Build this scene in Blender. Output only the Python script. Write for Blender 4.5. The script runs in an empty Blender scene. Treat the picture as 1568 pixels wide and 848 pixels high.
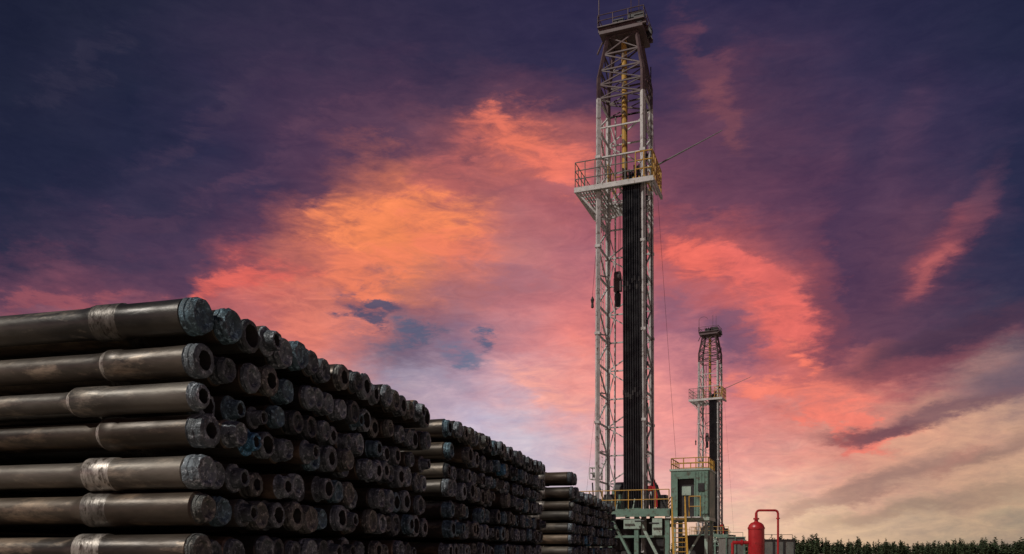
import bpy, math, random
from mathutils import Vector, Matrix
random.seed(11)
scene=bpy.context.scene
R=math.radians
F=1260.0; CX=784.0; HY=845.0; CH=1.6

# ---------------------------------------------------------------- helpers
def lin(c):
    def f(v):
        v=v/255.0
        return v/12.92 if v<=0.04045 else ((v+0.055)/1.055)**2.4
    return (f(c[0]),f(c[1]),f(c[2]),1.0)

class MB:
    def __init__(s): s.v=[];s.f=[];s.m=[];s.t=[];s.tint=(1,1,1,1)
    def add(s,vs,fs,m=0):
        o=len(s.v); s.v.extend([tuple(p) for p in vs])
        for f in fs:
            s.f.append(tuple(i+o for i in f)); s.m.append(m); s.t.append(s.tint)
    def box(s,c,sz,m=0,rot=None):
        hx,hy,hz=sz[0]/2,sz[1]/2,sz[2]/2
        ps=[Vector((x,y,z)) for z in(-hz,hz) for y in(-hy,hy) for x in(-hx,hx)]
        if rot: ps=[rot@p for p in ps]
        c=Vector(c); ps=[p+c for p in ps]
        s.add(ps,[(0,2,3,1),(4,5,7,6),(0,1,5,4),(2,6,7,3),(0,4,6,2),(1,3,7,5)],m)
    def beam(s,a,b,w,h=None,m=0):
        h=h or w; a=Vector(a);b=Vector(b); d=b-a
        q=d.to_track_quat('Z','Y').to_matrix()
        s.box((a+b)/2,(w,h,d.length),m,q)
    def tube(s,a,b,r,m=0,n=8,r2=None):
        a=Vector(a);b=Vector(b);d=b-a; q=d.to_track_quat('Z','Y').to_matrix()
        r2=r if r2 is None else r2
        vs=[]
        for p,rr in((a,r),(b,r2)):
            for i in range(n):
                t=2*math.pi*i/n; vs.append(p+q@Vector((rr*math.cos(t),rr*math.sin(t),0)))
        fs=[(i,(i+1)%n,n+(i+1)%n,n+i) for i in range(n)]
        fs+= [tuple(range(n-1,-1,-1)),tuple(range(n,2*n))]
        s.add(vs,fs,m)
    def poly(s,pts,r,m=0,n=8):
        for a,b in zip(pts[:-1],pts[1:]): s.tube(a,b,r,m,n)
    def lathe(s,o,ax,prof,mats,n=16,jit=0.0,jn=0):
        o=Vector(o);ax=Vector(ax).normalized(); q=ax.to_track_quat('Z','Y').to_matrix()
        vs=[]
        ofs=random.random()*6
        cs=[(math.cos(2*math.pi*i/n+ofs),math.sin(2*math.pi*i/n+ofs)) for i in range(n)]
        jr=[1+random.uniform(-jit,jit) for _ in range(n)]
        for k,(z,r) in enumerate(prof):
            for i,(c,sn) in enumerate(cs):
                rr=r*(jr[i] if k<jn else 1); zz=z+(random.uniform(-jit,jit)*.12 if k<jn else 0)
                vs.append(o+q@Vector((rr*c,rr*sn,zz)))
        base=len(s.v); s.v.extend([tuple(p) for p in vs])
        for k in range(len(prof)-1):
            for i in range(n):
                j=(i+1)%n
                s.f.append((base+k*n+i,base+k*n+j,base+(k+1)*n+j,base+(k+1)*n+i)); s.m.append(mats[k]); s.t.append(s.tint)
        s.f.append(tuple(base+i for i in range(n-1,-1,-1))); s.m.append(mats[0]); s.t.append(s.tint)
        e=base+(len(prof)-1)*n
        s.f.append(tuple(e+i for i in range(n))); s.m.append(mats[-1]); s.t.append(s.tint)
    def obj(s,name,mats,parent=None,smooth=False):
        me=bpy.data.meshes.new(name); me.from_pydata(s.v,[],s.f)
        for m in mats: me.materials.append(m)
        me.polygons.foreach_set('material_index',s.m)
        ca=me.color_attributes.new('tint','FLOAT_COLOR','CORNER')
        buf=[]
        for f,t in zip(s.f,s.t): buf.extend(list(t)*len(f))
        ca.data.foreach_set('color',buf)
        if smooth:
            me.polygons.foreach_set('use_smooth',[True]*len(s.f)); me.set_sharp_from_angle(angle=R(32))
        me.update()
        ob=bpy.data.objects.new(name,me); scene.collection.objects.link(ob)
        if parent: ob.parent=parent
        return ob

def empty(name,loc=(0,0,0),rz=0):
    e=bpy.data.objects.new(name,None); scene.collection.objects.link(e); e.location=loc; e.rotation_euler=(0,0,rz); return e

# ---------------------------------------------------------------- materials
def mat(name,c1,c2,rough=0.5,metal=0.0,scale=3.0,c3=None,c3amt=0.5,tint=False,bump=0.0,stretch=(1,1,1),spec=0.5,roughvar=0.15,rotz=0.0):
    m=bpy.data.materials.new(name); m.use_nodes=True; nt=m.node_tree; N=nt.nodes; L=nt.links
    b=N['Principled BSDF']
    tc=N.new('ShaderNodeTexCoord'); mp=N.new('ShaderNodeMapping'); mp.inputs['Scale'].default_value=stretch; mp.inputs['Rotation'].default_value=(0,0,rotz)
    L.new(tc.outputs['Object'],mp.inputs['Vector'])
    n1=N.new('ShaderNodeTexNoise'); n1.inputs['Scale'].default_value=scale; n1.inputs['Detail'].default_value=6; n1.inputs['Roughness'].default_value=0.65
    L.new(mp.outputs[0],n1.inputs['Vector'])
    r=N.new('ShaderNodeMapRange'); r.inputs[1].default_value=0.38; r.inputs[2].default_value=0.64
    L.new(n1.outputs[0],r.inputs[0])
    mx=N.new('ShaderNodeMix'); mx.data_type='RGBA'; mx.inputs[6].default_value=(*c1,1); mx.inputs[7].default_value=(*c2,1)
    L.new(r.outputs[0],mx.inputs[0]); out=mx.outputs[2]
    if c3:
        n2=N.new('ShaderNodeTexNoise'); n2.inputs['Scale'].default_value=scale*3.3; n2.inputs['Detail'].default_value=7; n2.inputs['Roughness'].default_value=0.7
        L.new(mp.outputs[0],n2.inputs['Vector'])
        r2=N.new('ShaderNodeMapRange'); r2.inputs[1].default_value=0.48+0.12*(1-c3amt); r2.inputs[2].default_value=0.62+0.1*(1-c3amt)
        L.new(n2.outputs[0],r2.inputs[0])
        m2=N.new('ShaderNodeMix'); m2.data_type='RGBA'; L.new(r2.outputs[0],m2.inputs[0]); L.new(out,m2.inputs[6]); m2.inputs[7].default_value=(*c3,1); out=m2.outputs[2]
    if tint:
        a=N.new('ShaderNodeAttribute'); a.attribute_name='tint'
        m3=N.new('ShaderNodeMix'); m3.data_type='RGBA'; m3.blend_type='MULTIPLY'; m3.inputs[0].default_value=1
        L.new(out,m3.inputs[6]); L.new(a.outputs['Color'],m3.inputs[7]); out=m3.outputs[2]
    L.new(out,b.inputs['Base Color'])
    rr=N.new('ShaderNodeMapRange'); rr.inputs[3].default_value=max(0.05,rough-roughvar); rr.inputs[4].default_value=min(1,rough+roughvar)
    L.new(n1.outputs[0],rr.inputs[0]); rr.inputs[1].default_value=.3; rr.inputs[2].default_value=.7
    L.new(rr.outputs[0],b.inputs['Roughness'])
    b.inputs['Metallic'].default_value=metal; b.inputs['Specular IOR Level'].default_value=spec
    if bump:
        bp=N.new('ShaderNodeBump'); bp.inputs['Strength'].default_value=bump; bp.inputs['Distance'].default_value=0.01
        n3=N.new('ShaderNodeTexNoise'); n3.inputs['Scale'].default_value=scale*9; n3.inputs['Detail'].default_value=4
        L.new(mp.outputs[0],n3.inputs['Vector'])
        L.new(n3.outputs[0],bp.inputs['Height']); L.new(bp.outputs[0],b.inputs['Normal'])
    return m

M_body=mat('pipe_steel',(0.032,0.028,0.025),(0.13,0.110,0.088),0.43,0.38,1.3,(0.26,0.21,0.16),0.5,True,0.5,(0.30,1,1),roughvar=.12,rotz=-0.24)
M_band=mat('worn_band',(0.24,0.23,0.22),(0.55,0.53,0.50),0.42,0.5,4,(0.07,0.056,0.045),0.9,True,0.3,(2.2,1,1),rotz=-0.24)
M_prot=mat('thread_protector',(0.034,0.043,0.050),(0.12,0.148,0.165),0.58,0.1,8,(0.38,0.43,0.46),0.6,True,0.9)
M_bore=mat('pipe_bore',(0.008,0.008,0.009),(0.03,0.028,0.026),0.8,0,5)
M_wood=mat('dunnage_timber',(0.10,0.07,0.04),(0.18,0.13,0.08),0.85,0,4)
M_white=mat('weathered_white_paint',(0.46,0.45,0.445),(0.66,0.64,0.63),0.55,0,1.4,(0.15,0.11,0.09),0.6)
M_red=mat('weathered_crown_paint',(0.075,0.045,0.050),(0.13,0.085,0.088),0.55,0,1.5,(0.05,0.035,0.035),0.5)
M_yel=mat('yellow_paint',(0.48,0.26,0.03),(0.58,0.34,0.06),0.5,0,2,(0.20,0.12,0.06),0.6)
M_blk=mat('black_drill_pipe',(0.012,0.013,0.016),(0.03,0.03,0.034),0.38,0.4,2)
M_dark=mat('dark_steel',(0.03,0.03,0.033),(0.06,0.055,0.055),0.5,0.4,2)
M_grn=mat('green_paint',(0.12,0.21,0.165),(0.17,0.28,0.22),0.55,0,1.5,(0.09,0.08,0.06),0.7)
M_lgrn=mat('pale_green_paint',(0.30,0.40,0.34),(0.40,0.50,0.43),0.5,0,1.5,(0.15,0.13,0.10),0.6)
M_bred=mat('bright_red_paint',(0.40,0.016,0.022),(0.50,0.028,0.03),0.38,0,2,(0.24,0.02,0.02),0.4)
M_gry=mat('grey_paint',(0.14,0.15,0.14),(0.21,0.21,0.19),0.6,0,1.5,(0.11,0.08,0.05),0.5)
M_gal=mat('galvanised_grating',(0.46,0.45,0.44),(0.66,0.64,0.63),0.6,0.0,2,(0.24,0.19,0.16),0.5)
M_fol=mat('pine_foliage',(0.035,0.056,0.032),(0.06,0.085,0.045),0.8,0,0.3,None,0.5,True,spec=0.2)
M_bark=mat('pine_bark',(0.08,0.05,0.035),(0.12,0.08,0.05),0.9,0,2)
M_gnd=mat('sandy_ground',(0.22,0.185,0.145),(0.32,0.27,0.21),0.95,0,0.15,(0.14,0.125,0.09),0.5,bump=0.2)

def hose_mat():
    m=bpy.data.materials.new('spiral_wrapped_hose'); m.use_nodes=True; nt=m.node_tree;N=nt.nodes;L=nt.links
    b=N['Principled BSDF']; tc=N.new('ShaderNodeTexCoord'); w=N.new('ShaderNodeTexWave'); w.wave_type='BANDS'; w.bands_direction='DIAGONAL'
    w.inputs['Scale'].default_value=0.8; w.inputs['Distortion'].default_value=0.6
    L.new(tc.outputs['Object'],w.inputs['Vector'])
    cr=N.new('ShaderNodeValToRGB'); cr.color_ramp.elements[0].color=(0.12,0.07,0.03,1); cr.color_ramp.elements[1].color=(0.50,0.29,0.05,1)
    cr.color_ramp.elements[0].position=.15; cr.color_ramp.elements[1].position=.3
    L.new(w.outputs['Fac'],cr.inputs[0]); L.new(cr.outputs[0],b.inputs['Base Color']); b.inputs['Roughness'].default_value=.6
    return m
M_hose=hose_mat()

# ---------------------------------------------------------------- pipe stacks
U=Vector((0.2470,0.9690,0)); A=Vector((-0.9690,0.2470,0))
rows_all=[(3.324,.130,.90),(3.012,.120,.84),(2.733,.108,.74),(2.495,.124,.76),(2.186,.122,.76),(1.921,.126,.82),(1.610,.122,.82),(1.33,.122,.82),(1.07,.122,.82),(0.80,.122,.82),(0.53,.122,.82),(0.27,.122,.82)]
band_g=[.30,.85,1.1,1.15,1.05,.5,.8]
def build_stack(name,p0,count,rows,sp,extra=None,hi=24,L=10.5):
    mb=MB()
    for ri,(z,Rr,bf) in enumerate(rows):
        cnt=count if not(extra and ri==0) else extra
        pos=random.uniform(-0.03,0.03)+ (0.0 if ri%2==0 else 0.05)
        drift=0.0
        for j in range(cnt):
            r=Rr*(random.uniform(0.88,1.07) if ri else random.uniform(.95,1.05)) if j else Rr
            drift=drift*.6+random.uniform(-.05,.05)
            out=drift+random.uniform(-0.05,0.04)
            if ri==0: out=out*.6+.03
            if j==0: out=random.uniform(-0.035,0.03)
            if random.random()<0.10 and j and ri: out-=random.uniform(.1,.2)
            zz=z+(0 if j==0 else random.uniform(-0.022,0.022)) - (Rr-r)*0.7
            o=Vector((p0[0],p0[1],zz))+U*pos-A*out
            g=random.uniform(0.55,1.35)
            warm=random.uniform(-.12,.14)
            mb.tint=(g*(1+warm),g,g*(1-warm),1)
            n=hi if j<6 else 18
            kind=random.random()
            PR=r*random.choice([.86,.92,.97,1.03,1.06])
            pl=random.uniform(.04,.13)
            ridge=[(pl*.35,PR),(pl*.42,PR*.95),(pl*.6,PR*.95),(pl*.68,PR)]
            if kind<0.34:   # open protector
                ir=PR*random.uniform(.42,.66)
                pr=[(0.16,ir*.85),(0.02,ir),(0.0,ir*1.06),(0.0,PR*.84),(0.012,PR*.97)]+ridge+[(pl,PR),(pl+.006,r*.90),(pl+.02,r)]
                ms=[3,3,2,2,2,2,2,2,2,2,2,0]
            elif kind<0.86: # closed cap with a dished face
                dz=random.uniform(.015,.04)
                pr=[(dz-.004,0.004),(dz,PR*.5),(0.004,PR*random.uniform(.58,.7)),(0.0,PR*.74),(0.0,PR*.88)]+ridge+[(pl,PR),(pl+.006,r*.90),(pl+.02,r)]
                ms=[2,2,2,2,2,2,2,2,2,2,0]
            else: # pin with shoulder
                q=r*.62
                pr=[(0.03,q*.45),(-0.05,q*.62),(-0.06,q*.7),(-0.06,q*.92),(-0.04,q),(0.03,q*1.12),(0.035,r*.93),(0.05,r*.99),(0.06,r)]
                ms=[3,2,2,2,2,2,2,0]
            e1=random.uniform(.64,.82); e2=e1+random.uniform(.10,.26)
            body=r*bf
            wob=r*random.uniform(.955,.985)
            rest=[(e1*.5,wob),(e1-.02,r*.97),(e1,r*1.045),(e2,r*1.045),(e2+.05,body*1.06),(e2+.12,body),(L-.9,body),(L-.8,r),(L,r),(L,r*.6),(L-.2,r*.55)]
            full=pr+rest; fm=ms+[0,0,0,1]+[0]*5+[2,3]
            pt=random.random()
            if pt<0.018: ptint=(.6,1.5,2.2,1)
            elif pt<0.16: ptint=(.80,1.15,1.3,1)
            elif pt<0.36: ptint=(1.05,.92,.78,1)
            else:
                gg=random.uniform(.40,1.7); ptint=(gg,gg,gg*1.02,1)
            bg=band_g[ri] if ri<len(band_g) else .7
            if j: bg*=random.uniform(.3,.9)
            b0=len(mb.t)
            mb.lathe(o,A,full,fm,n,0.04,len(pr)-2)
            for q in range(b0,len(mb.t)):
                if mb.m[q]==2: mb.t[q]=ptint
                elif mb.m[q]==1: mb.t[q]=(bg,bg*.97,bg*.93,1)
            pos+=sp*random.uniform(.92,1.08) if j else sp
        width=cnt*sp
        zb=z-Rr*1.05
        for s in (3.0,6.2,9.3):
            c=Vector((p0[0],p0[1],zb-0.012))+U*(width/2-.1)+A*s
            ang=math.atan2(U.y,U.x)
            mb.tint=(1,1,1,1)
            mb.box(c,(width,0.10,0.022),4,Matrix.Rotation(ang,3,'Z'))
    for s in (3.0,6.2,9.3):
        c=Vector((p0[0],p0[1],0.068))+U*(count*sp/2-.1)+A*s
        mb.box(c,(count*sp,0.2,0.13),4,Matrix.Rotation(math.atan2(U.y,U.x),3,'Z'))
    return mb.obj(name,[M_body,M_band,M_prot,M_bore,M_wood],smooth=True)

def dscale(rows,dz): return [(z+dz,r,b) for z,r,b in rows if z+dz>0.15]
build_stack('pipe_stack',(-2.24,6.0),18,rows_all,0.270)
build_stack('pipe_stack.001',(-0.84,11.4),23,dscale(rows_all,0.0),0.272)
r3=[(3.40,.15,.9),(3.05,.14,.86)]+[(z,r,b) for z,r,b in rows_all[2:]]
build_stack('pipe_stack.002',(1.47,20.0),30,r3,0.275,extra=3)

# ---------------------------------------------------------------- drilling rig
S=45.0/F
def rail(mb,pts,h=1.05,m=0,r=0.028,mid=2,step=1.1):
    for a,b in zip(pts[:-1],pts[1:]):
        a=Vector(a);b=Vector(b);d=b-a
        for k in range(1,mid+1):
            zz=Vector((0,0,h*k/mid)); mb.tube(a+zz,b+zz,r,m,6)
        n=max(1,round(d.length/step))
        for i in range(n+1):
            p=a+d*i/n; mb.tube(p,p+Vector((0,0,h)),r,m,6)
def hw(z):
    if z<27.2: return 1.27-0.07*(z-4)/23.
    return 1.20-(z-27.2)/2.4*0.42
def hd(z):
    if z<27.2: return 1.10-0.05*(z-4)/23.
    return 1.05-(z-27.2)/2.4*0.35
def build_rig():
    out={}
    # mast
    mb=MB()
    def cor(sx,sy,z): return Vector((sx*hw(z),sy*hd(z),z))
    zs=[3.85]
    while zs[-1]<25.9: zs.append(zs[-1]+1.585)
    zs[-1]=26.06
    for sx in(-1,1):
        for sy in(-1,1):
            mb.beam(cor(sx,sy,1.0),cor(sx,sy,26.06),.20,.20,0)
            mb.beam(cor(sx,sy,26.06),cor(sx,sy,27.2),.18,.18,1)
            mb.beam(cor(sx,sy,27.2),cor(sx,sy,29.5),.16,.16,1)
            for z in (8.6,13.4,18.1,22.9): mb.box(cor(sx,sy,z),(.29,.29,.14),0)
    def face(a,b,zl,m,w,flip=0,xx=False):
        for i in range(len(zl)):
            mb.beam(cor(*a,zl[i]),cor(*b,zl[i]),w,w,m)
            if i+1<len(zl):
                p,q=(a,b) if (i+flip)%2 else (b,a)
                mb.beam(cor(*p,zl[i]),cor(*q,zl[i+1]),w*.85,w*.85,m)
                if xx: mb.beam(cor(*q,zl[i]),cor(*p,zl[i+1]),w*.6,w*.6,m)
    face((-1,-1),(-1,1),zs,0,.085,0)
    face((1,-1),(1,1),zs,0,.085,1)
    face((-1,1),(1,1),zs,0,.075,0)
    for sx in(-1,1):
        for i in range(len(zs)-1):
            z0,z1=zs[i],zs[i+1]
            a0=cor(sx,1,z0);a1=cor(sx,1,z1)
            off=Vector((-sx*.42,0,0))
            mb.beam(a0+off,a1+off,.07,.07,0)
            mb.beam(a0+(off if i%2 else Vector()),a1+(Vector() if i%2 else off),.05,.05,0)
    for z in zs[::2]:
        mb.beam(cor(-1,-1,z),cor(-1,-1,z)+Vector((.5,.5,.0)),.06,.06,0)
    up=[26.06,26.8,27.6,28.5,29.5]
    for a,b in(((-1,-1),(-1,1)),((1,-1),(1,1)),((-1,1),(1,1)),((-1,-1),(1,-1))):
        face(a,b,up,1,.075,0,True)
    for z in zs[-4:-1]: mb.beam(cor(-1,-1,z),cor(1,-1,z),.07,.07,0)
    for k in range(60):
        z=4+k*.36; x=-hw(z)-.12
        mb.tube((x,.1,z),(x,.5,z),.015,2,5)
    for y in(.1,.5): mb.tube((-hw(4)-.12,y,4),(-hw(25)-.12,y,25.5),.022,2,5)
    mb.tube((.95,1.22,3.9),(.90,1.20,20.5),.06,3,8); mb.tube((-.75,-.95,3.9),(-.72,-.93,20.8),.022,3,5)
    mb.tube((1.42,-.9,3.9),(1.34,-.88,25.6),.025,3,5); mb.tube((1.46,.3,3.9),(1.36,.3,28),.03,3,5)
    for k in range(9): mb.box((1.38,-.9,5+k*2.2),(.16,.12,.22),3)
    out['mast']=mb.obj('mast',[M_white,M_red,M_gal,M_dark])
    # crown
    mb=MB()
    mb.box((0,0,29.62),(2.35,2.1,.16),0)
    for y in(-.9,-.3,.3,.9): mb.box((0.05,y,29.80),(2.6,.14,.2),0)
    mb.box((0,0,29.93),(2.55,2.2,.05),0)
    for x,y in((-.5,0),(-.2,0),(.1,0),(.4,0),(.7,.0)):
        mb.lathe((x-.05,y,30.25),(1,0,0),[(0,.05),(0,.36),(.03,.42),(.05,.36),(.07,.42),(.1,.36),(.1,.05)],[1]*6,16)
    mb.lathe((1.0,-1.0,30.05),(0,1,0),[(0,.05),(0,.30),(.12,.30),(.12,.05)],[1]*3,14)
    mb.lathe((1.15,.2,29.9),(0,1,0),[(0,.05),(0,.32),(.12,.32),(.12,.05)],[1]*3,14)
    mb.box((.75,-.7,30.2),(.7,.5,.45),1); mb.box((-.9,.5,30.1),(.3,.5,.35),1)
    mb.box((-.2,-.6,30.15),(.6,.4,.35),1)
    c=[(-1.25,-1.08,29.95),(1.25,-1.08,29.95),(1.25,1.08,29.95),(-1.25,1.08,29.95),(-1.25,-1.08,29.95)]
    rail(mb,c,.6,0,.024,2,.8)
    mb.tube((-1.2,-1,29.9),(-1.2,-1,31.5),.03,0,6)
    pts=[(-1.2+.55*(1-math.cos(t)),-1,31.5+.35*math.sin(t)) for t in [i*math.pi/8 for i in range(9)]]
    mb.poly(pts,.02,0,6)
    mb.tube((.2,.6,29.9),(.2,.6,32.4),.02,0,5); mb.tube((.9,-.6,30.4),(.9,-.6,31.9),.02,0,5)
    mb.tube((-1.2,-.2,29.6),(-1.5,-.2,29.0),.05,0,6)
    out['crown_block']=mb.obj('crown_block',[M_red,M_dark])
    # hoist lines, hose, travelling block
    mb=MB()
    mb.tube((0.05,-.2,21.0),(0.0,-.2,29.4),.15,0,10)
    for dx in(-.18,-.1,.12,.2): mb.tube((dx-.25,.15,16.5),(dx*.8,.15,29.6),.013,1,5)
    mb.box((-.45,.2,16.3),(.42,.3,.7),2); mb.lathe((-.6,.2,16.75),(1,0,0),[(0,.05),(0,.3),(.3,.3),(.3,.05)],[2]*3,14)
    mb.lathe((-.45,.2,15.1),(0,0,1),[(0,.06),(.05,.16),(.7,.18),(.85,.06)],[1]*3,10)
    out['travelling_block']=mb.obj('travelling_block',[M_hose,M_dark,M_red])
    # monkeyboard
    mb=MB(); zb=21.15
    x0,x1,y0,y1=-2.45,1.85,-1.5,2.7
    mb.box(((x0+x1)/2,y0+.06,zb),(x1-x0,.12,.26),0)
    mb.box(((x0-1.2)/2,y1,zb),(-1.2-x0,.12,.20),0)
    mb.box((x0+.06,(y0+y1)/2,zb),(.12,y1-y0-.26,.20),0)
    mb.box((x1-.06,(y0+1.0)/2+.2,zb),(.12,2.4,.20),0)
    for i in range(9):
        x=x0+.25+i*.155
        mb.box((x,(y0+y1)/2,zb-.02),(.06,y1-y0-.3,.06),0)
    for i in range(8):
        y=y0+.4+i*.48
        mb.box((-1.75,y,zb-.09),(1.25,.08,.07),0)
    mb.box((.1,y0+.42,zb+.09),(3.3,.55,.03),0)
    for i in range(7): mb.box((-.9+i*.42,-.35,zb-.02),(.08,1.9,.08),0)
    for i in range(14): mb.box((-.1,1.0+i*.13,zb),(2.2,.05,.05),0)
    for i in range(6): mb.box((-1.1+i*.42,1.8,zb-.07),(.08,1.7,.07),0)
    mb.beam((x0+.2,y0+.2,zb-.15),(-1.28,-1.1,zb-1.3),.09,.09,0)
    mb.beam((x0+.2,1.1,zb-.15),(-1.28,1.1,zb-1.5),.09,.09,0)
    mb.beam((x0+.2,y1-.1,zb-.15),(-1.28,1.1,zb-1.6),.08,.08,0)
    mb.beam((-1.5,y1-.1,zb-.15),(-1.2,1.1,zb-1.6),.08,.08,0)
    z=zb+.14
    rail(mb,[(x1-.1,1.2,z),(x1-.05,y0+.05,z),(.9,y0+.05,z)],1.35,1,.035,3,.45)
    rail(mb,[(.9,y0+.05,z),(x0+.05,y0+.05,z),(x0+.05,y1-.05,z),(-1.2,y1-.05,z)],1.35,2,.026,3,.6)
    rail(mb,[(-.7,y0+.5,z),(-.7,.7,z),(1.2,.7,z)],1.2,1,.03,2,.6)
    for i in range(5): mb.tube((.15+i*.3,-1.3,zb+.25),(.15+i*.3,.6,zb+.25),.05,1,6)
    mb.tube((.05,-.3,zb),(.05,-.3,zb+1.9),.05,1,6); mb.tube((1.25,-.9,zb),(1.25,-.9,zb+1.7),.05,1,6)
    mb.tube((1.3,.3,zb+1.3),(5.15,.3,zb+2.7),.05,2,6,.02)
    pts=[(x0+.3,y1-.3,zb-.2),(x0+.15,y1-.3,zb-2.2),(x0-.05,y1-.3,zb-4.6)]
    mb.poly(pts,.010,3,4); mb.lathe((x0-.05,y1-.3,zb-5.3),(0,0,1),[(0,.02),(.05,.09),(.3,.07),(.5,.11),(.7,.02)],[3]*4,8)
    out['monkeyboard']=mb.obj('monkeyboard',[M_gal,M_yel,M_gry,M_dark])
    # racked drill pipe
    mb=MB()
    for i in range(8):
        for j in range(5):
            x=.20+i*.118+random.uniform(-.02,.02); y=-1.25+j*.15
            x2=.26+i*.128
            top=(x,y,21.5+random.uniform(-.2,.7)); bot=(x2,y,3.95)
            mb.tube(bot,top,.043,0,8)
            b=Vector(bot);t=Vector(top)
            for k in(.333,.665):
                dk=random.uniform(-.004,.004)
                p=b.lerp(t,k+dk); q=b.lerp(t,k+dk+.014); mb.tube(p,q,.06,1,8)
    out['racked_drill_pipe']=mb.obj('racked_drill_pipe',[M_blk,M_dark],smooth=True)
    # substructure
    mb=MB()
    mb.box((.35,-.1,3.70),(5.0,4.2,.18),0)
    mb.box((.35,-2.28,3.62),(5.0,.12,.40),0)
    for x in(-1.9,-.3,1.1,2.7):
        for y in(-2.05,1.9): mb.beam((x,y,0),(x,y,3.6),.22,.22,0)
    for x in(-.3,1.1): mb.beam((x,-2.05,3.5),(x+1.35,-2.05,.9),.14,.14,1)
    mb.beam((1.1,-2.15,.8),(-.25,-2.15,3.4),.12,.12,0)
    mb.beam((-.9,-2.45,3.7),(-2.1,-2.45,0),.42,.22,1)
    mb.beam((-.45,-2.40,3.6),(-.95,-2.40,0),.12,.12,1)
    mb.beam((-1.9,1.9,0),(2.7,1.9,3.5),.14,.14,0); mb.beam((-1.9,1.9,3.5),(2.7,1.9,0),.14,.14,0)
    for z in(1.0,2.4): mb.box((.4,-2.05,z),(4.5,.1,.12),0)
    mb.box((.4,.5,2.2),(3.6,1.6,2.4),2)
    mb.box((-.8,-1.2,2.9),(.9,.8,.9),2); mb.box((1.9,-.9,1.6),(.9,.8,1.6),2)
    mb.box((.9,-2.2,3.05),(.9,.06,.5),1); mb.box((2.2,-2.22,2.9),(.5,.06,.9),1)
    mb.lathe((.3,-1.1,.2),(0,0,1),[(0,.3),(.1,.5),(.2,.5),(.3,.3),(.9,.3),(1.0,.55),(1.4,.55),(1.5,.3),(2.0,.3),(2.1,.48),(2.6,.48),(2.8,.25)],[2]*11,16)
    mb.box((.3,-1.1,1.4),(1.9,.35,.35),2)
    mb.box((.1,.9,4.45),(1.9,.9,1.2),0); mb.lathe((-.7,.9,5.0),(1,0,0),[(0,.1),(0,.5),(1.5,.5),(1.5,.1)],[2]*3,16)
    for k in range(6): mb.tube((-1.9+k*.75,-2.5,3.3-.12*(k%3)),(-1.9+k*.75+.5,-2.5,3.3-.12*(k%3)),.05,random.choice([2,4,0]),6)
    rail(mb,[(-2.1,-2.2,3.8),(2.8,-2.2,3.8)],1.0,3,.026,2,.7)
    rail(mb,[(-2.1,-2.2,3.8),(-2.1,1.9,3.8)],1.0,3,.026,2,.9)
    mb.box((-2.9,.2,3.55),(1.5,2.4,.10),4)
    rail(mb,[(-2.2,-1.0,3.6),(-3.6,-1.0,3.6),(-3.6,1.3,3.6)],.95,3,.026,2,.7)
    mb.beam((-3.4,-.8,0),(-3.4,-.8,3.5),.12,.12,4); mb.beam((-2.7,-.8,3.4),(-3.4,-.8,1.2),.09,.09,4)
    # power tong hung beside the racked pipe
    mb.box((1.72,-1.2,4.95),(.40,.26,.18),5); mb.lathe((1.6,-1.2,4.78),(0,0,1),[(0,.10),(.02,.19),(.24,.19),(.30,.10)],[5]*3,12)
    mb.tube((1.85,-1.2,5.0),(1.85,-1.2,5.4),.05,5,8); mb.tube((1.85,-1.2,5.4),(1.5,-1.1,12.0),.012,2,4)
    mb.box((1.95,-1.2,4.4),(.16,.16,.9),5); mb.box((2.2,-.8,4.2),(.5,.6,.8),2); mb.box((-.9,.8,4.3),(.8,.8,1.0),2)
    mb.tube((1.5,-1.4,3.8),(1.5,-1.4,5.5),.05,2,6); mb.tube((-1.6,-.5,3.8),(-1.7,-.5,5.4),.04,2,6)
    for k in range(9):
        a=(-1.6+.3*k,-1.6,3.8); mb.tube(a,(a[0]+.1,a[1],4.3+random.random()*.7),.035,random.choice([1,2,4,3]),6)
    for k in range(4):
        t=[(1.9+.06*k+.9*i/8,-1.7+.05*k,5.4-.1*k-1.3*math.sin(i/8*math.pi)*.6-.12*i) for i in range(9)]
        mb.poly(t,.028,2,5)
    out['substructure']=mb.obj('substructure',[M_grn,M_lgrn,M_dark,M_yel,M_gry,M_bred])
    mb=MB()
    mb.tube((-2.0,1.4,3.6),(-2.0,1.4,5.9),.05,0,6)
    for z in(5.75,6.1,6.4): 
        mb.poly([(-2.3,1.1,z),(-1.75,1.1,z),(-1.75,1.7,z),(-2.3,1.7,z),(-2.3,1.1,z)],.03,0,5)
    for x in(-2.3,-1.75):
        for y in(1.1,1.7): mb.tube((x,y,5.75),(x,y,6.4),.03,0,5)
    mb.box((-2.02,1.4,6.0),(.3,.3,.3),1)
    out['light_cage']=mb.obj('light_cage',[M_gal,M_gry])
    # doghouse
    mb=MB()
    cx,cy=3.85,-1.1
    w,d,z0,z1=1.85,2.3,3.35,5.70
    yf=cy-d/2
    mb.box((cx-w/2+.16,yf,(z0+z1)/2),(.32,.08,z1-z0),0)
    mb.box((cx+w/2-.35,yf,(z0+z1)/2),(.70,.08,z1-z0),0)
    mb.box((cx-w/2+.32+.415,yf,z1-.2),(.83,.08,.40),0)
    mb.box((cx-w/2+.32+.415,yf+.25,(z0+z1)/2-.2),(.83,.05,z1-z0-.4),2)
    mb.box((cx-w/2+.32+.415,yf+.2,z0+1.35),(.45,.05,.45),1)
    mb.box((cx-w/2,cy+.05,(z0+z1)/2),(.08,d-.1,z1-z0),0); mb.box((cx+w/2,cy+.05,(z0+z1)/2),(.08,d-.1,z1-z0),0)
    mb.box((cx,cy+d/2,(z0+z1)/2),(w-.1,.08,z1-z0),0)
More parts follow.
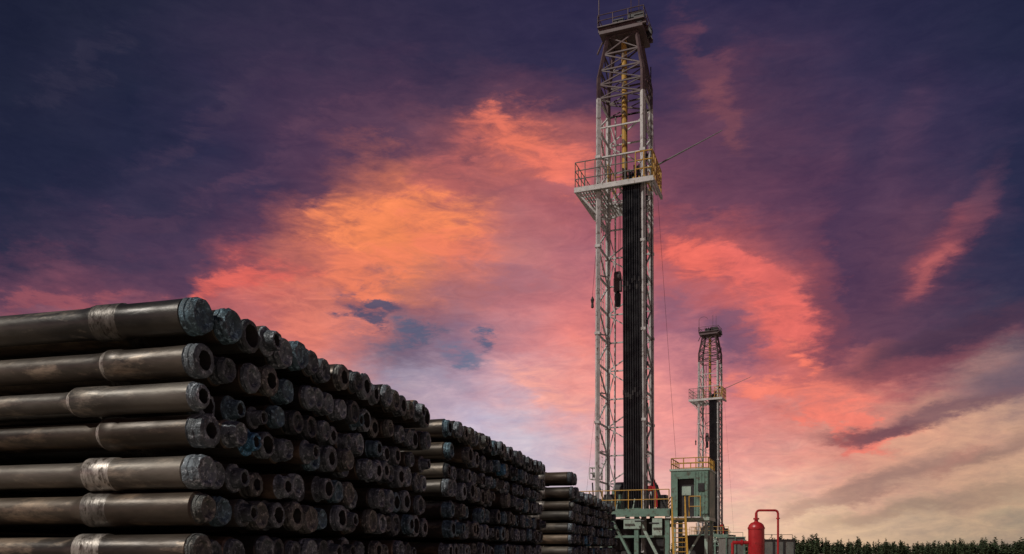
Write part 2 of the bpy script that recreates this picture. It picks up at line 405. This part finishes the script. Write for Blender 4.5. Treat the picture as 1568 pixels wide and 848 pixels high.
    mb.box((cx,cy,z1+.05),(w+.16,d+.16,.1),1); mb.box((cx,cy,z0-.08),(w+.1,d+.1,.16),1)
    for i in range(6): mb.box((cx-w/2-.045,cy-d/2+.25+i*.36,(z0+z1)/2),(.03,.06,z1-z0-.2),0)
    for i in range(5): mb.box((cx+w/2-.64+i*.15,yf-.05,(z0+z1)/2),(.03,.03,z1-z0-.15),0)
    mb.box((cx+w/2-.35,yf-.07,z0+1.5),(.3,.05,.4),2)
    rail(mb,[(cx-w/2,yf,z1+.1),(cx+w/2,yf,z1+.1),(cx+w/2,cy+d/2,z1+.1),(cx-w/2,cy+d/2,z1+.1),(cx-w/2,yf,z1+.1)],.55,3,.026,2,.6)
    for x in(cx-.8,cx+.8):
        for y in(cy-1.0,cy+1.0): mb.beam((x,y,0),(x,y,z0-.16),.16,.16,1)
    mb.beam((cx-.8,cy-1.0,.3),(cx+.8,cy-1.0,3.0),.1,.1,1)
    mb.box((cx+.2,cy+.2,1.6),(1.3,1.5,1.7),2)
    mb.box((cx-.2,yf-.45,z0-.03),(1.7,.8,.06),4)
    rail(mb,[(cx+.65,yf-.82,z0),(cx+.1,yf-.82,z0)],1.0,3,.026,2,.7)
    xa,xb=cx-.75,cx-.10; dxs=.42
    top=Vector((0,yf-.85,z0)); bot=Vector((0,yf-2.5,0.1))
    for x in(xa,xb):
        sh=Vector((x,0,0))
        mb.beam(top+sh,bot+sh+Vector((dxs,0,0)),.07,.16,3)
        mb.tube(top+sh+Vector((0,0,1)),bot+sh+Vector((dxs,0,1)),.03,3,6)
        for i in range(5):
            p=top.lerp(bot,i/4)+sh+Vector((dxs*i/4,0,0)); mb.tube(p,p+Vector((0,0,1)),.026,3,6)
    for i in range(14):
        p=top.lerp(bot,(i+.5)/14); q=dxs*(i+.5)/14
        mb.box((p.x+(xa+xb)/2+q,p.y,p.z),(xb-xa,.24,.035),3)
    out['doghouse']=mb.obj('doghouse',[M_grn,M_lgrn,M_dark,M_yel,M_gal])
    return out

def wire_obj(parent,anch):
    mb=MB()
    for a,b,rr in anch:
        a=Vector(a);b=Vector(b);pts=[]
        for i in range(13):
            t=i/12; p=a.lerp(b,t); p.z-=math.sin(t*math.pi)*.25; pts.append(p)
        mb.poly(pts,rr,0,4)
    return mb.obj('guy_wires',[M_dark],parent)

rig=empty('drilling_rig',((957-CX)*S,45,0),R(-21))
parts=build_rig()
for k,o in parts.items(): o.parent=rig
g=[((1.1,-.9,27.2),(1.75,-2.0,4.0),.013),((1.2,1.0,27.3),(2.7,1.6,3.9),.007),((-1.8,2.0,14),(-4.2,5,0),.006)]
wire_obj(rig,g)
D2=106.5
rig2=empty('drilling_rig.001',((1087.5-CX)*D2/F,D2,0),R(-27))
for k,o in parts.items():
    if k=='doghouse': continue
    c=bpy.data.objects.new(k+'.001',o.data); scene.collection.objects.link(c); c.parent=rig2
wire_obj(rig2,g[:2])

# ---------------------------------------------------------------- right-hand ground equipment
def W(px,py,D): return Vector(((px-CX)*D/F,D,CH+(HY-py)*D/F))
D=40.0
mb=MB(); c=W(1158,845,D); x,y=c.x,c.y
mb.lathe((x,y,.55),(0,0,1),[(0,.08),(.06,.26),(.2,.36),(.28,.385),(2.15,.385),(2.16,.41),(2.24,.41),(2.25,.385),(2.36,.35),(2.46,.25),(2.52,.10),(2.62,.085),(2.62,.14),(2.70,.14),(2.70,.07),(2.95,.065)],[0]*15,28)
for i in range(4):
    a=i*math.pi/2+.5; p=Vector((x+.33*math.cos(a),y+.33*math.sin(a),.0)); mb.tube(p,p+Vector((0,0,1.1)),.04,0,6)
pts=[(x,y,3.45)]
rb=.16; zt=3.62
for i in range(7):
    t=i/6*math.pi/2; pts.append((x+rb-rb*math.cos(t),y,zt-rb+rb*math.sin(t)))
xe=x+1.06
for i in range(7):
    t=i/6*math.pi/2; pts.append((xe-rb+rb*math.sin(t),y,zt-rb+rb*math.cos(t)))
pts.append((xe,y,0.0))
mb.poly(pts,.055,0,10)
for z in(3.2,1.2): mb.lathe((xe,y,z),(0,0,1),[(0,.05),(0,.09),(.06,.09),(.06,.05)],[0]*3,12)
mb.tube((x-.3,y,2.05),(x-1.15,y,2.05),.09,0,10); mb.tube((x-1.15,y,2.05),(x-1.15,y,.2),.07,0,10)
mb.lathe((x-.75,y,2.05),(1,0,0),[(0,.08),(0,.14),(.08,.14),(.08,.08)],[0]*3,12)
mb.obj('gas_separator',[M_bred],smooth=True)
def tank(name,pxa,pxb,pyt,D,dep,m,m2):
    a=W(pxa,pyt,D);b=W(pxb,pyt,D);h=a.z
    mb=MB(); mb.box(((a.x+b.x)/2,D+dep/2,h/2+.1),(b.x-a.x,dep,h-.2),0)
    mb.box(((a.x+b.x)/2,D+dep/2,h+.03),(b.x-a.x+.15,dep+.15,.08),1)
    n=max(1,int((b.x-a.x)/.7))
    for i in range(n+1): mb.box((a.x+(b.x-a.x)*i/n,D-.04,h/2+.1),(.09,.09,h-.25),1)
    for sx in(.1,.9): mb.box((a.x+(b.x-a.x)*sx,D+dep/2,.1),(.3,dep,.2),1)
    rail(mb,[(a.x+.1,D+.1,h+.07),(b.x-.1,D+.1,h+.07)],.0+.35,1,.02,1,.9)
    return mb.obj(name,[m,m2])
tank('mud_tank',1168,1216,827,62,2.4,M_gry,M_dark)
tank('mud_tank.001',1112,1140,823,66,2.4,M_gry,M_grn)

# ---------------------------------------------------------------- trees
mb=MB()
def tree(x,y,h,kk=7):
    mb.tint=(1,1,1,1)
    mb.tube((x,y,0),(x+random.uniform(-.15,.15),y,h*.96),.14,1,5,.03)
    w=h*random.uniform(.20,.30); base=h*random.uniform(.05,.2)
    nl=int(8+h)
    rnd=random.random()<.45
    for i in range(nl):
        t=i/nl; z=base+(h-base)*t
        prof=(1-t)**.8 if not rnd else math.sin(math.pi*min(1,.25+.75*t))**.6*.9+.05
        rad=w*prof*random.uniform(.7,1.15)+.12
        k=kk if t<.7 else 4
        for q in range(k):
            a=random.uniform(0,6.283); rr=rad*random.uniform(.3,1.1)
            cx,cy,cz=x+rr*.6*math.cos(a),y+rr*.6*math.sin(a),z+random.uniform(-.2,.3)
            sz=rad*random.uniform(.35,.6)+.14
            g=random.uniform(.5,1.6); mb.tint=(g*random.uniform(.9,1.25),g,g*.9,1)
            d=Vector((math.cos(a),math.sin(a),random.uniform(.1,.6)))*sz
            e=Vector((-math.sin(a),math.cos(a),random.uniform(-.3,.3)))*sz*.6
            c=Vector((cx,cy,cz)); up=Vector((0,0,sz*.35))
            mb.add([c-d*.4-e,c-d*.4+e,c+d+up*.3,c+up],[(0,1,3),(1,2,3),(2,0,3),(0,2,1)],0)
for row,(D,hm) in enumerate(((325,4.4),(333,5.2),(345,5.8),(362,6.4))):
    X=75
    while X<300:
        hh=hm*random.choice([.72,.85,.95,1.0,1.05,1.25])*random.uniform(.9,1.08)
        if 112<X<134: hh*=1.22
        tree(X,D+random.uniform(-6,6),hh); X+=random.uniform(.9,2.3)
mb.obj('pine_tree_line',[M_fol,M_bark])
mb=MB()
for D in (350,368):
    X=-330
    while X<75:
        tree(X,D+random.uniform(-6,6),random.uniform(5,7),5); X+=random.uniform(2.5,5)
mb.obj('pine_tree_line.001',[M_fol,M_bark])

# ground
mb=MB(); G=6000; mb.add([(-G,-G,0),(G,-G,0),(G,G,0),(-G,G,0)],[(0,1,2,3)],0); mb.obj('ground',[M_gnd])

# ---------------------------------------------------------------- world sky
world=bpy.data.worlds.new('World'); scene.world=world; world.use_nodes=True
try:
    world.cycles.sampling_method='MANUAL'; world.cycles.sample_map_resolution=256
except Exception: pass
nt=world.node_tree; N=nt.nodes; L=nt.links; N.clear()
def math_(op,a,b=None,c=None):
    n=N.new('ShaderNodeMath'); n.operation=op
    for i,v in enumerate((a,b,c)):
        if v is None: continue
        if isinstance(v,(int,float)): n.inputs[i].default_value=v
        else: L.new(v,n.inputs[i])
    return n.outputs[0]
def vmath(op,a,b=None,sc=None):
    n=N.new('ShaderNodeVectorMath'); n.operation=op
    for i,v in enumerate((a,b)):
        if v is None: continue
        if isinstance(v,tuple): n.inputs[i].default_value=v
        else: L.new(v,n.inputs[i])
    if sc is not None: n.inputs['Scale'].default_value=sc
    return n.outputs[0]
def mrange(v,a,b,c=0,d=1,smooth=False):
    n=N.new('ShaderNodeMapRange'); n.interpolation_type='SMOOTHSTEP' if smooth else 'LINEAR'
    L.new(v,n.inputs[0]); n.inputs[1].default_value=a;n.inputs[2].default_value=b;n.inputs[3].default_value=c;n.inputs[4].default_value=d
    return n.outputs[0]
def mix(f,a,b,bt='MIX'):
    n=N.new('ShaderNodeMix'); n.data_type='RGBA'; n.blend_type=bt
    for i,v in((0,f),(6,a),(7,b)):
        if isinstance(v,(int,float)): n.inputs[i].default_value=v
        elif isinstance(v,tuple): n.inputs[i].default_value=v
        else: L.new(v,n.inputs[i])
    return n.outputs[2]
def noise(vec,scale,detail=6,rough=.55,dist=0.0):
    n=N.new('ShaderNodeTexNoise'); n.inputs['Scale'].default_value=scale; n.inputs['Detail'].default_value=detail
    n.inputs['Roughness'].default_value=rough; n.inputs['Distortion'].default_value=dist; L.new(vec,n.inputs['Vector']); return n
def mapping(vec,loc=(0,0,0),rot=(0,0,0),sc=(1,1,1),t='POINT'):
    n=N.new('ShaderNodeMapping'); n.vector_type=t; n.inputs[1].default_value=loc;n.inputs[2].default_value=rot;n.inputs[3].default_value=sc
    L.new(vec,n.inputs[0]); return n.outputs[0]
tc=N.new('ShaderNodeTexCoord'); dr=vmath('NORMALIZE',tc.outputs['Generated'])
sp=N.new('ShaderNodeSeparateXYZ'); L.new(dr,sp.inputs[0])
az=math_('ARCTAN2',sp.outputs[0],sp.outputs[1]); el=math_('ARCSINE',sp.outputs[2])
st=mapping(dr,rot=(0,R(28),0),sc=(1.0,1.3,2.0))
w1=noise(st,5.5,3,.5); w2=noise(mapping(dr,loc=(3,1,2),rot=(0,R(30),0),sc=(.8,1.2,2.3)),17,6,.68)
wv1=vmath('SCALE',vmath('SUBTRACT',w1.outputs['Color'],(.5,.5,.5)),sc=0.085)
wv2=vmath('SCALE',vmath('SUBTRACT',w2.outputs['Color'],(.5,.5,.5)),sc=0.095)
cb=N.new('ShaderNodeCombineXYZ'); L.new(az,cb.inputs[0]); L.new(el,cb.inputs[1])
P=vmath('ADD',vmath('ADD',cb.outputs[0],wv1),wv2)
def flat(v):
    s=N.new('ShaderNodeSeparateXYZ'); L.new(v,s.inputs[0]); c=N.new('ShaderNodeCombineXYZ'); L.new(s.outputs[0],c.inputs[0]); L.new(s.outputs[1],c.inputs[1])
    return s.outputs[0],s.outputs[1],c.outputs[0]
PX,PY,P2=flat(P)
_,_,P3=flat(vmath('ADD',cb.outputs[0],vmath('SCALE',wv2,sc=0.5)))
def ae(px,py): return math.atan((px-CX)/F), math.atan((HY-py)/math.hypot(F,px-CX))
ys=[0,75,150,225,300,375,450,525,600,675,750,800,845]
low=[(190,130,130),(205,165,170),(210,180,175),(215,175,150),(190,155,135)]
cols={
0:[(24,28,52),(26,30,55),(28,32,57),(27,31,58),(30,34,61),(42,40,68),(100,62,86),(150,90,105)]+low,
100:[(27,31,54),(33,35,60),(35,36,62),(29,33,60),(33,36,64),(60,48,75),(125,68,88),(160,95,110)]+low,
200:[(32,34,59),(33,35,61),(29,33,60),(34,36,65),(48,43,72),(68,51,79),(105,62,86),(170,95,110)]+low,
300:[(40,38,64),(44,40,67),(46,41,71),(45,42,73),(58,47,76),(72,52,81),(92,60,86),(190,92,92)]+low,
400:[(46,40,67),(52,43,71),(60,46,75),(64,48,78),(62,48,79),(100,60,84),(205,84,76),(190,100,100)]+low,
500:[(46,40,67),(56,45,73),(70,50,78),(80,54,82),(95,60,84),(205,100,78),(205,105,88),(215,112,98),(205,140,136)]+low[1:],
600:[(44,38,67),(54,44,73),(76,53,80),(95,61,85),(205,104,76),(242,128,66),(155,92,100),(128,106,126),(165,148,168)]+low[1:],
700:[(43,38,68),(50,42,72),(78,54,80),(140,76,86),(172,90,90),(220,112,86),(168,104,112),(150,116,138),(190,158,176),(195,182,205)]+low[2:],
800:[(42,37,69),(48,41,73),(90,56,80),(210,100,82),(182,92,94),(178,104,108),(192,110,116),(200,126,134),(222,160,164),(202,187,203),(205,190,205)]+low[3:],
900:[(42,37,70),(47,41,75),(82,54,80),(165,84,86),(168,86,96),(182,100,112),(212,110,112),(235,124,114),(246,152,140),(224,168,172),(205,187,195),(225,190,175),(220,185,160)],
1000:[(42,38,71),(48,41,76),(74,51,80),(100,60,84),(122,66,86),(190,80,78),(182,96,106),(188,110,126),(235,140,134),(238,152,148),(225,170,165),(230,185,165),(225,185,155)],
1100:[(44,39,73),(58,46,78),(98,58,82),(98,59,84),(110,62,86),(200,84,78),(188,86,90),(136,86,110),(204,114,122),(235,142,136),(235,165,155),(238,196,168),(232,194,160)],
1200:[(45,39,72),(55,44,76),(72,51,80),(90,57,84),(104,60,86),(145,71,85),(215,90,80),(196,88,86),(220,106,96),(235,144,130),(236,174,152),(232,188,156),(225,186,150)],
1300:[(41,38,70),(47,41,74),(57,45,78),(72,51,81),(76,51,82),(81,53,83),(87,55,83),(108,62,84),(210,102,92),(214,138,120),(216,162,136),(220,182,148),(214,178,144)],
1400:[(37,36,68),(43,40,72),(53,44,77),(64,49,81),(80,54,83),(98,60,84),(94,58,83),(92,60,84),(160,92,96),(218,154,126),(204,154,128),(204,168,136),(175,150,126)],
1500:[(33,35,65),(37,37,68),(43,40,73),(50,44,76),(62,48,78),(58,47,76),(52,45,75),(66,56,81),(160,114,111),(212,158,128),(196,152,124),(194,160,128),(152,135,118)],
1568:[(30,33,63),(31,34,64),(34,36,67),(37,38,70),(38,39,71),(37,39,71),(43,44,75),(64,58,83),(140,109,112),(212,162,130),(194,155,125),(168,145,121),(134,120,110)],
}
EMAX=0.80
prev=None; prevaz=None
def ramp(px,cl):
    n=N.new('ShaderNodeValToRGB'); cr=n.color_ramp; cr.interpolation='LINEAR'
    stops=[]
    for y,c in zip(ys,cl):
        e=ae(px,y)[1]/EMAX; stops.append((min(1,max(0,e)),lin(c)))
    stops.reverse()
    z=lin((22,25,48)); stops.append((1.0,z))
    cr.elements[0].position=0.0; cr.elements[0].color=stops[0][1]
    cr.elements[1].position=1.0; cr.elements[1].color=z
    for p,c in stops[1:-1]:
        e=cr.elements.new(p); e.color=c
    L.new(math_('MULTIPLY',PY,1/EMAX),n.inputs[0]); return n.outputs[0]
for px in sorted(cols):
    r_=ramp(px,cols[px]); a_=ae(px,0)[0]
    if prev is None: prev=r_; prevaz=a_; base_first=r_
    else:
        f=mrange(PX,prevaz,a_); prev=mix(f,prev,r_); prevaz=a_
prev=mix(mrange(PX,0.75,2.2,smooth=True),prev,base_first)
col=prev
nA=noise(mapping(dr,loc=(5,2,0),rot=(0,R(30),0),sc=(1.0,1.2,2.4)),9,6,.64,.5).outputs[0]
nB=noise(mapping(dr,loc=(1,7,3),rot=(0,R(38),0),sc=(.9,1.2,3.2)),24,7,.68,.9).outputs[0]
cl_n=math_('ADD',math_('MULTIPLY',nA,.55),math_('MULTIPLY',nB,.45))
cl_m=mrange(cl_n,.36,.62,.15,1.65)
cl_s=mrange(cl_n,.35,.62,.6,1.35)
def blob(px,py,ln,wd,ang,c,stg=1.0,edge=(.08,.80),soft=False):
    global col
    a,e=ae(px,py); k=1.0/math.hypot(F,px-CX)*1.0
    m=mapping(P3 if soft else P2,loc=(a,e,0),rot=(0,0,R(ang)),sc=(ln*k,wd*k,1),t='TEXTURE')
    g=N.new('ShaderNodeTexGradient'); g.gradient_type='SPHERICAL'; L.new(m,g.inputs[0])
    v=math_('MULTIPLY',g.outputs['Fac'],cl_s if soft else cl_m)
    f=mrange(v,edge[0],edge[1],0,stg,smooth=True)
    col=mix(f,col,lin(c))
blob(612,345,185,60,8,(246,124,58),.95,(.05,.8))
blob(560,405,170,38,20,(238,114,68),.8)
blob(690,362,100,40,-10,(230,106,74),.6)
blob(800,228,120,46,-15,(238,106,72),.85)
blob(860,258,80,36,-5,(234,104,80),.7)
blob(700,258,130,44,20,(190,88,82),.5)
blob(385,442,140,34,18,(222,84,70),.9)
blob(90,458,170,22,8,(158,74,84),.6)
blob(500,475,140,36,10,(230,116,90),.5)
blob(1070,390,120,44,-28,(238,92,72),.85)
blob(1160,422,120,42,-40,(232,90,78),.75)
blob(1215,500,60,60,-60,(236,92,78),.65)
blob(1238,552,52,28,-45,(246,108,80),.95)
blob(1090,120,120,36,-45,(118,66,82),.45)
blob(1120,175,80,26,-50,(130,70,80),.45)
blob(1200,600,150,32,-12,(244,114,88),.85)
blob(1290,640,130,22,-18,(240,110,88),.85)
blob(860,610,130,40,-20,(246,158,138),.6)
blob(1440,385,120,38,46,(164,74,82),.7,(.0,1.0),True)
blob(1425,410,70,18,44,(192,88,86),.6,(.0,.9),True)
blob(1500,308,90,26,56,(100,62,84),.6,(.0,1.0),True)
blob(1370,250,170,44,66,(84,56,84),.5,(.0,1.0),True)
blob(1240,330,150,44,62,(110,64,88),.4,(.0,1.0),True)
blob(1470,700,70,14,28,(238,156,126),.8,(.0,.9),True)
blob(1050,640,120,30,-10,(240,140,132),.4)
# faint high wisps in the dark part of the sky
blob(330,170,190,30,35,(64,50,76),.6)
blob(120,110,170,26,40,(44,42,66),.7)
blob(420,250,160,24,32,(86,58,84),.55)
blob(230,340,150,22,28,(78,54,80),.5)
blob(560,170,150,26,20,(92,60,84),.5)
# cool gaps
blob(568,456,66,28,-5,(82,78,106),.95)
blob(640,500,95,30,10,(90,92,120),.95)
blob(705,545,70,26,-20,(98,110,140),.85)
blob(742,520,28,26,-60,(84,94,126),.9)
blob(640,575,100,30,-10,(158,144,168),.6)
blob(740,246,36,16,0,(120,68,82),.8)
blob(760,305,90,22,10,(140,78,90),.5)
blob(780,420,110,24,5,(158,102,118),.5)
blob(1130,520,65,55,-30,(106,76,106),.7)
blob(1260,470,40,110,10,(78,52,80),.55)
blob(1030,480,40,60,0,(110,82,110),.5)
# long wind-drawn streaks at the right
blob(1480,512,250,36,14,(76,50,73),.9,(.0,.8),True)
blob(1420,556,190,22,12,(128,64,78),.7,(.0,.9),True)
blob(1450,630,220,24,15,(114,78,90),.8,(.0,.8),True)
blob(1335,664,120,16,4,(112,66,78),.8,(.0,.8),True)
blob(1560,575,130,26,14,(104,86,103),.6,(.0,.9),True)
blob(1350,738,210,26,18,(150,112,104),.75,(.0,.8),True)
blob(1520,688,160,20,18,(146,110,100),.65,(.0,.8),True)
blob(1440,770,250,24,10,(156,126,108),.7,(.0,.8),True)
blob(1230,778,80,14,20,(192,148,128),.55,(.0,.9),True)
# crests of the cloud take the warm light, hollows fall back to blue
nn=math_('ADD',mrange(nA,.32,.68,-.5,.5),mrange(nB,.3,.7,-.6,.6))
cbm=N.new('ShaderNodeCombineXYZ')
for i,kq in enumerate((.24,.22,.12)): L.new(math_('MULTIPLY_ADD',nn,kq,1.0),cbm.inputs[i])
cc=vmath('MULTIPLY',col,cbm.outputs[0])
hs=N.new('ShaderNodeHueSaturation'); hs.inputs['Saturation'].default_value=.93; hs.inputs['Value'].default_value=.97; L.new(cc,hs.inputs['Color'])
sv=Vector((-0.60,-0.42,0.68)).normalized()
sky=N.new('ShaderNodeTexSky'); sky.sky_type='NISHITA'; sky.sun_disc=False
sky.sun_elevation=math.asin(sv.z); sky.sun_rotation=math.atan2(sv.x,sv.y)
b1=N.new('ShaderNodeBackground'); L.new(hs.outputs[0],b1.inputs[0]); b1.inputs[1].default_value=1.0
b2=N.new('ShaderNodeBackground'); L.new(sky.outputs[0],b2.inputs[0]); b2.inputs[1].default_value=0.001
ad=N.new('ShaderNodeAddShader'); L.new(b1.outputs[0],ad.inputs[0]); L.new(b2.outputs[0],ad.inputs[1])
wo=N.new('ShaderNodeOutputWorld'); L.new(ad.outputs[0],wo.inputs[0])

sl=bpy.data.lights.new('sun','SUN'); sl.energy=2.3; sl.angle=R(1.5); sl.color=(1,.93,.84)
so=bpy.data.objects.new('sun',sl); scene.collection.objects.link(so); so.rotation_euler=sv.to_track_quat('Z','Y').to_euler()

cam=bpy.data.cameras.new('camera'); co=bpy.data.objects.new('camera',cam); scene.collection.objects.link(co)
co.location=(0,0,CH); co.rotation_euler=(R(90),0,0)
cam.sensor_width=36; cam.sensor_fit='HORIZONTAL'; cam.lens=F/1568*36; cam.shift_y=(HY-424)/1568; cam.clip_end=20000; cam.clip_start=.05
scene.camera=co
scene.view_settings.view_transform='Standard'; scene.view_settings.look='None'; scene.view_settings.exposure=0
